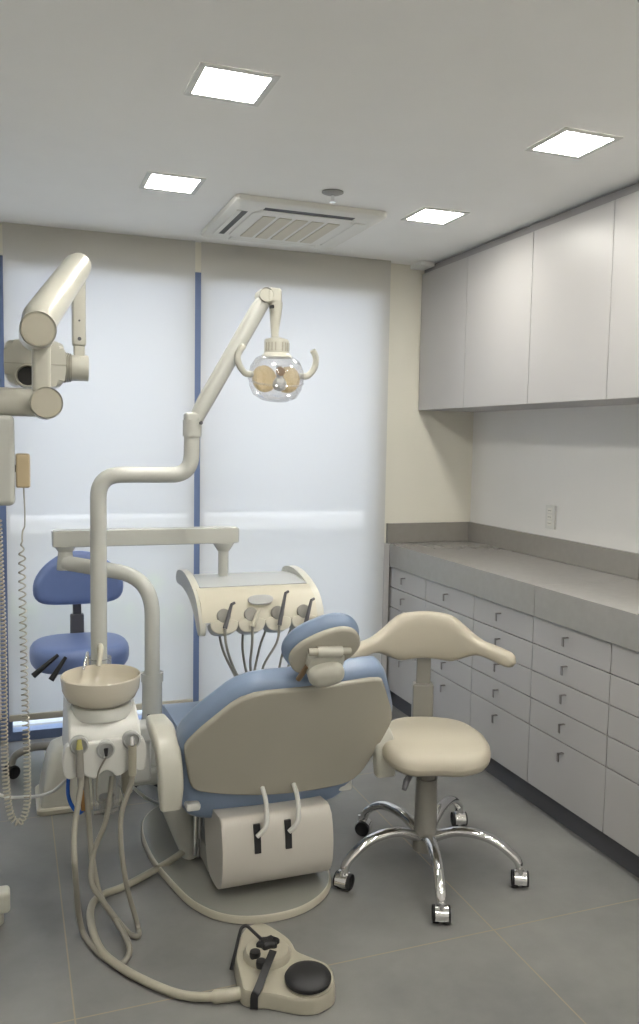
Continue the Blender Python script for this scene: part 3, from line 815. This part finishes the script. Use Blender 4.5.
cp = [(0.55, 2.015, 0.018), (0.503, 2.02, 0.017), (0.449, 2.039, 0.014), (0.391, 2.078, 0.012), (0.316, 2.165, 0.012), (0.26, 2.252, 0.012), (0.226, 2.336, 0.012), (0.214, 2.459, 0.012), (0.221, 2.558, 0.012), (0.254, 2.619, 0.012), (0.336, 2.655, 0.012), (0.449, 2.724, 0.016), (0.513, 2.715, 0.052), (0.565, 2.771, 0.052), (0.601, 2.844, 0.052)]
p_ = spline(cp, 8); tube(b, p_, [.0165] * 12 + [.0115] * (len(p_) - 12), 12, 1)
tag(obj('foot_control_cable', b, CABLE), 'thick beige cable looping over the floor from foot control to chair base', 'cable')

# ------------------------------------------------------------ stools
def crescent(bm, c, half, hmid, hend, thick, curve, droop, lift=0, tilt=0, flatc=.35, p=1.4, flatk=.66):
    rings = []; n = 65
    for i in range(n):
        s = -1 + 2 * i / (n - 1); a = abs(s)
        k = min(1, max(0, (a - flatc) / (flatk - flatc)))
        kk = k * k * (3 - 2 * k)
        hh = (hmid * (1 - kk) + hend * kk) / 2
        if a > .93: hh *= math.sqrt(max(.05, 1 - ((a - .93) / .0705) ** 2))
        th = thick / 2 * (1 if a <= .93 else math.sqrt(max(.08, 1 - ((a - .93) / .0705) ** 2)))
        zc = c[2] - droop * a ** p + lift * (1 - kk)
        x = c[0] + half * s; y = c[1] - curve * a ** 2
        ty = -2 * curve * s; tl = math.hypot(half, ty); nx, ny = -ty / tl, half / tl
        ring = []
        for q in range(20):
            an = 2 * pi * q / 20
            cu = math.copysign(abs(cos(an)) ** .8, cos(an)); su = math.copysign(abs(sin(an)) ** .7, sin(an))
            ring.append(V(x + nx * th * cu, y + ny * th * cu + tilt * hh * su, zc + hh * su))
        rings.append(ring)
    loft(bm, rings)

def caster(parent, p, ang, hood, s=1):
    """twin wheel caster under p=(x,y)"""
    M0 = Matrix.Translation((p[0], p[1], 0)) @ Matrix.Rotation(ang, 4, 'Z')
    b = B(); r_ = .026 * s
    cyl(b, M0 @ V(.014, 0, .03), M0 @ V(.014, 0, .068 * s), .008, seg=12)
    for k in range(1):
        rings = []
        for i in range(11):
            a = R(-20 + 220 * i / 10)
            rings.append([M0 @ V(cos(a) * (r_ + .004), w_, r_ + sin(a) * (r_ + .004)) for w_ in (-.020, .020)] + [M0 @ V(cos(a) * (r_ - .001), w_, r_ + sin(a) * (r_ - .001)) for w_ in (.020, -.020)])
        loft(b, rings)
    cs = obj('caster', b, hood, parent)
    for w0, w1 in ((-.027, -.008), (.008, .027)):
        b = B(); cyl(b, M0 @ V(0, w0 * s, r_), M0 @ V(0, w1 * s, r_), r_, seg=24, rnd=.005); obj('wheel', b, BLACK, cs)

def spin(bm, c, a):
    bmesh.ops.rotate(bm, cent=V(c[0], c[1], 0), matrix=Matrix.Rotation(R(a), 3, 'Z'), verts=bm.verts)
    return bm

def stool(name, label, cx, cy, seat_z, vinyl, metal, hub_m, casters, seat_fn, seat_out, arc=.05, hoodm=None, back=None, leg_r=.017, post=None, hubz=.12, lever=None, seat_th=.075, yaw=0):
    t = thing(name, label, 'stool', (cx, cy, 0), None)
    for (x, y) in casters:
        d = V(x - cx, y - cy, 0); L_ = d.length; d.normalize()
        pts = spline([V(cx, cy, hubz - .01) + d * .02, V(cx, cy, hubz + arc * .55) + d * (L_ * .35), V(cx, cy, hubz + arc * .45) + d * (L_ * .68), V(cx, cy, .095) + d * (L_ * .94), V(cx, cy, .055) + d * (L_ * 1.0)], 6)
        b = B(); tube(b, pts, [leg_r * (1.1 - .25 * i / len(pts)) for i in range(len(pts))], 14, .8); lg = obj('leg', b, metal, t)
        caster(t, (x, y), math.atan2(-y, -x) + .12 if d.y < -.3 and hoodm else math.atan2(d.y, d.x) + .6, hoodm or BLACK)
    b = B(); cyl(b, (cx, cy, hubz - .05), (cx, cy, hubz + .05), .042, .038, rnd=.006); cyl(b, (cx, cy, hubz + .05), (cx, cy, hubz + .20), .039, .036, rnd=.003); obj('hub', b, hub_m, t)
    b = B(); cyl(b, (cx, cy, hubz + .20), (cx, cy, seat_z - .07), .028, rnd=.002); cyl(b, (cx, cy, hubz + .235), (cx, cy, hubz + .265), .031, .035); obj('gas_lift', b, DGREY if hub_m is DGREY else hub_m, t)
    b = B(); bx(b, cx - .05, cx + .05, cy - .04, cy + .08, seat_z - .082, seat_z - .055, .008); tube(b, spline([(cx, cy + .02, seat_z - .07), (cx, cy + .16, seat_z - .075), (back[0], back[1] + .01, seat_z - .05), (back[0], back[1], seat_z + .02)], 6), .018, 12, .6); spin(b, (cx, cy), yaw); obj('seat_mount', b, hub_m, t)
    b = B(); cushion(b, seat_out, seat_z - seat_th, seat_z, min(.036, seat_th * .48), Matrix.Translation((cx, cy, 0)) @ Matrix.Rotation(R(yaw), 4, 'Z'), seat_fn); obj('seat', b, vinyl, t)
    return t

# beige stool
CX, CY = 1.325, 2.475
cs = [(1.222, 2.165), (1.572, 2.268), (1.60, 2.72), (1.226, 2.775), (1.012, 2.44)]
so = chaikin([(-.165, -.09), (-.16, .05), (-.12, .17), (0, .205), (.13, .18), (.195, .06), (.205, -.08), (.175, -.165), (.10, -.190), (.01, -.155), (-.08, -.185), (-.14, -.155)], 2)
dip = lambda x, y, z: -.022 * cos(min(1, abs(x) / .16) * pi / 2) ** 2 * max(0, min(1, (.06 - y) / .22)) - .016 * max(0, (-y - .05) / .13) ** 2
YAW = -22
PY = CY + .225
st = stool('saddle_stool', 'beige saddle stool with moustache-shaped backrest and chrome five-star base', CX, CY, .476, BEIGE, CHROME, GREY, cs, dip, so, arc=.055, leg_r=.0195, hoodm=CHROME, back=(CX, PY), lever=True, seat_th=.066, yaw=YAW)
b = B(); bx(b, CX - .038, CX + .038, PY - .025, PY + .025, .43, .585, .008, 3); obj('post_sleeve', spin(b, (CX, CY), YAW), GREY, st)
b = B(); bx(b, CX - .026, CX + .026, PY - .013, PY + .013, .57, .74, .003); obj('back_post', spin(b, (CX, CY), YAW), GREY, st)
b = B(); crescent(b, (CX, PY - .028, .770), .288, .172, .052, .055, .17, .050, .0, .0, .26, 1.6, .70); obj('backrest', spin(b, (CX, CY), YAW), BEIGE, st)
b = B(); tube(b, [(1.26, 2.42, .405), (1.19, 2.36, .370), (1.175, 2.345, .350)], [.006, .011, .008], 10); obj('lever', b, DGREY, st)

# blue stool
CX, CY = .275, 3.66
cs = [(.275 + .285 * cos(R(a)), 3.66 + .285 * sin(R(a))) for a in (168, 240, 312, 24, 96)]
so = chaikin([(-.205, -.08), (-.20, .08), (-.12, .19), (.0, .20), (.12, .19), (.20, .08), (.205, -.08), (.15, -.17), (0, -.185), (-.15, -.17)], 2)
st = stool('dental_stool', 'blue upholstered stool with grey base, standing by the blinds behind the spittoon', CX, CY, .595, BLUE2, GREY, DGREY, cs, lambda x, y, z: -.3 * y * y, so, arc=.0, back=(.28, 3.86), hubz=.13, leg_r=.022, seat_th=.10)
b = B(); bx(b, .25, .31, 3.845, 3.88, .54, .665, .006); bx(b, .262, .298, 3.85, 3.875, .66, .78, .003); obj('back_post', b, DGREY, st)
outb = chaikin([(-.185, -.075), (-.195, .01), (-.15, .08), (-.06, .135), (.06, .135), (.15, .08), (.195, .01), (.185, -.075), (.10, -.105), (-.10, -.105)], 2)
b = B(); cushion(b, outb, -.03, .035, .03, Matrix(((1, 0, 0, .282), (0, -.12, -1, 3.82), (0, 1, -.12, .822), (0, 0, 0, 1))), lambda x, y, z: 1.2 * x * x); obj('backrest', b, BLUE2, st)
for q0, q1 in (((0.176, 3.45, 0.587), (0.08, 3.42, 0.517)), ((0.206, 3.45, 0.576), (0.147, 3.42, 0.495))):
    b = B(); cyl(b, q0, q1, .007, .012, 12, rnd=.003); obj('lever', b, BLACK, st)

# ------------------------------------------------------------ floor utility box and cables
t = thing('utility_box', 'white floor utility box with flared cream foot behind the spittoon unit', 'utility box', (.24, 3.4, 0))
rings = []
for z, x0, x1, y0, y1, r_ in ((.022, .100, .400, 3.30, 3.55, .02), (.10, .112, .395, 3.31, 3.55, .03), (.18, .130, .39, 3.335, 3.55, .04), (.215, .145, .385, 3.36, 3.54, .045), (.232, .175, .37, 3.39, 3.52, .04)):
    rings.append([V(p[0], p[1], z) for p in rrect(x0, x1, y0, y1, r_, 4)])
b = B(); loft(b, rings); obj('cover', b, IVORY, t)
b = B(); slab(b, rrect(.085, .415, 3.285, 3.56, .03), [(.004, 0), (0, .004), (0, .018), (.006, .024), (.02, .025)]); obj('foot', b, IVORY2, t)
b = B(); tube(b, spline([(-0.112, 3.2, 0.226), (-0.045, 3.2, 0.142), (0.041, 3.15, 0.143), (0.124, 3.05, 0.189), (0.183, 2.9, 0.299), (0.203, 2.8, 0.366)], 8), .006, 10)
tag(obj('white_cable', b, WHITE), 'thin white cable crossing from the left edge in front of the utility box', 'cable')
b = B(); tube(b, spline([(0.338, 2.85, 0.306), (0.392, 2.95, 0.224), (0.445, 2.95, 0.172), (0.547, 3.238, 0.01), (0.589, 3.205, 0.01)], 8), .006, 10)
tag(obj('white_cable', b, WHITE), 'thin white cable running from spittoon unit to chair base', 'cable')
b = B(); tube(b, spline([(0.454, 3.483, 0.01), (0.519, 3.528, 0.01), (0.55, 3.452, 0.01), (0.589, 3.365, 0.01)], 8), .005, 10)
tag(obj('black_cable', b, BLACK), 'short black cable on the floor under the mounting bracket', 'cable')

# ------------------------------------------------------------ x-ray unit on its column
t = thing('xray_unit', 'cream dental x-ray head on a folding arm and column at the left edge', 'x-ray machine', (-.09, 2.5, 0))
b = B(); bx(b, -.16, .016, 2.36, 2.50, 1.272, 1.512, .015, 3); obj('control_column', b, PALE, t)
b = B(); bx(b, -.15, -.055, 2.44, 2.54, .05, 1.28, .01); obj('stand_post', b, IVORY, t)
b = B(); bx(b, -.45, -.012, 2.56, 2.62, .035, .10, .012, 3); cyl(b, (-.06, 2.59, .0), (-.06, 2.59, .04), .03); bx(b, -.145, -.06, 2.30, 2.95, .02, .07, .012, 3); obj('stand_foot', b, IVORY, t)
b = B(); cyl(b, (.014, 2.41, 1.37), (.022, 2.41, 1.37), .010, seg=12); obj('button', b, DGREY, t)
b = B(); cyl(b, (-.45, 2.40, 1.547), (.09, 2.40, 1.547), .038, seg=28); obj('horizontal_arm', b, IVORY, t)
b = B(); cyl(b, (.096, 2.335, 1.545), (.096, 2.46, 1.545), .042, seg=36, rnd=.004); k_ = obj('lower_knuckle', b, IVORY, t)
b = B(); cyl(b, (.096, 2.333, 1.545), (.096, 2.336, 1.545), .0385, seg=36, rnd=.002); obj('end_cap', b, IVORY2, k_)
b = B(); bx(b, .062, .110, 2.37, 2.43, 1.570, 1.72, .010, 3); obj('link', b, IVORY, t)
b = B(); cyl(b, (.076, 2.31, 1.731), (.076, 2.44, 1.731), .046, seg=36, rnd=.005); k_ = obj('upper_knuckle', b, IVORY, t)
b = B(); cyl(b, (.076, 2.308, 1.731), (.076, 2.311, 1.731), .0415, seg=36, rnd=.002); obj('end_cap', b, IVORY2, k_)
b = B(); tube(b, [(.072, 2.38, 1.735), (.085, 2.44, 1.775), (.213, 2.86, 1.998), (.224, 2.90, 2.014), (.228, 2.91, 2.018)], [.042, .047, .044, .040, .024], 24); obj('folding_arm', b, IVORY, t)
b = B(); bx(b, .198, .242, 2.85, 2.89, 1.75, 1.975, .008, 3); bx(b, .203, .238, 2.853, 2.887, 1.70, 1.752, .006, 3); yk = obj('yoke', b, IVORY, t)
b = B(); cyl(b, (.220, 2.846, 1.772), (.220, 2.852, 1.772), .006, seg=12); cyl(b, (.220, 2.846, 1.83), (.220, 2.852, 1.83), .003, seg=12); obj('screw', b, DGREY, yk)
b = B(); cyl(b, (.178, 2.87, 1.68), (.248, 2.87, 1.68), .042, seg=32, rnd=.004); obj('pivot_drum', b, IVORY, t)
b = B()
for i in range(5): cyl(b, (.172 + i * .005, 2.87, 1.68), (.1745 + i * .005, 2.87, 1.68), .050 - .001 * i, seg=32)
obj('scale_ring', b, SHELL, t)
hs = chaikin([(-.080, .0), (-.078, .065), (-.055, .076), (.060, .076), (.075, .060), (.078, -.01), (.072, -.055), (.055, -.068), (-.052, -.070), (-.076, -.05)], 2)
HX, HY, HZ = .084, 2.87, 1.680
b = B(); prof_ = [(HX + p.x * 1.18, HZ + p.y) for p in hs]
prism(b, prof_, HY - .075, HY + .085, 'Y', .018); hd = obj('tube_head', b, IVORY, t)
b = B(); bx(b, HX - .0925, HX + .0925, HY - .077, HY - .0745, HZ + .0005, HZ + .0025); obj('seam', b, SHELL, hd)
b = B()
Mc = Matrix(((1, 0, 0, .058), (0, 0, -1, HY - .06), (0, 1, 0, HZ - .038), (0, 0, 0, 1)))
slab(b, ell(.037, .037, 32, 2), [(0, 0), (0, .055), (.005, .057), (.007, .055), (.008, .005)], Mc); obj('cone', b, SHELL, hd)
b = B(); slab(b, ell(.0285, .0285, 32, 2), [(0, .018), (0, .022)], Mc); obj('cone_window', b, BLACK, hd)
t = thing('exposure_switch', 'beige hand switch hanging on the x-ray column, with a long coiled cord', 'hand switch', (.035, 2.41, 1.29))
b = B(); bx(b, .018, .055, 2.39, 2.43, 1.318, 1.410, .006, 3); obj('handset', b, mat('tan_plastic', (.52, .42, .27), .4), t)
cc = spline([(.038, 2.41, 1.318), (.040, 2.41, 1.22), (0.032, 2.41, 1.175), (0.032, 2.41, 0.954), (0.035, 2.41, 0.73), (0.038, 2.41, 0.53), (0.036, 2.41, 0.429), (0.017, 2.41, 0.382), (-0.006, 2.41, 0.406), (-0.018, 2.41, 0.508), (-0.02, 2.41, 0.678), (-0.02, 2.41, 0.902), (-0.025, 2.41, 1.122), (-0.028, 2.41, 1.231)], 40)
b = B(); n = len(cc); pts = []
L_ = [0]
for i in range(1, n): L_.append(L_[-1] + (cc[i] - cc[i - 1]).length)
N_ = 1300; j = 0
for i in range(N_):
    s = L_[-1] * i / (N_ - 1)
    while j < n - 2 and L_[j + 1] < s: j += 1
    f_ = (s - L_[j]) / max(1e-9, L_[j + 1] - L_[j]); p = cc[j].lerp(cc[j + 1], f_)
    tg = (cc[min(j + 2, n - 1)] - cc[max(j - 1, 0)]).normalized()
    sx = V(0, 1, 0).cross(tg).normalized(); sy = tg.cross(sx)
    k = 0 if s < .14 else min(1, (s - .14) / .05)
    z = s / L_[-1]
    pitch = .026 - .015 * min(1, max(0, (s - .2) / .55))
    if i == 0: ph = 0
    else: ph += 2 * pi * (L_[-1] / (N_ - 1)) / pitch
    r_ = .0085 * k
    pts.append(p + sx * (r_ * cos(ph)) + sy * (r_ * sin(ph)))
tube(b, pts, .0022, 6); obj('coiled_cord', b, CABLE, t)
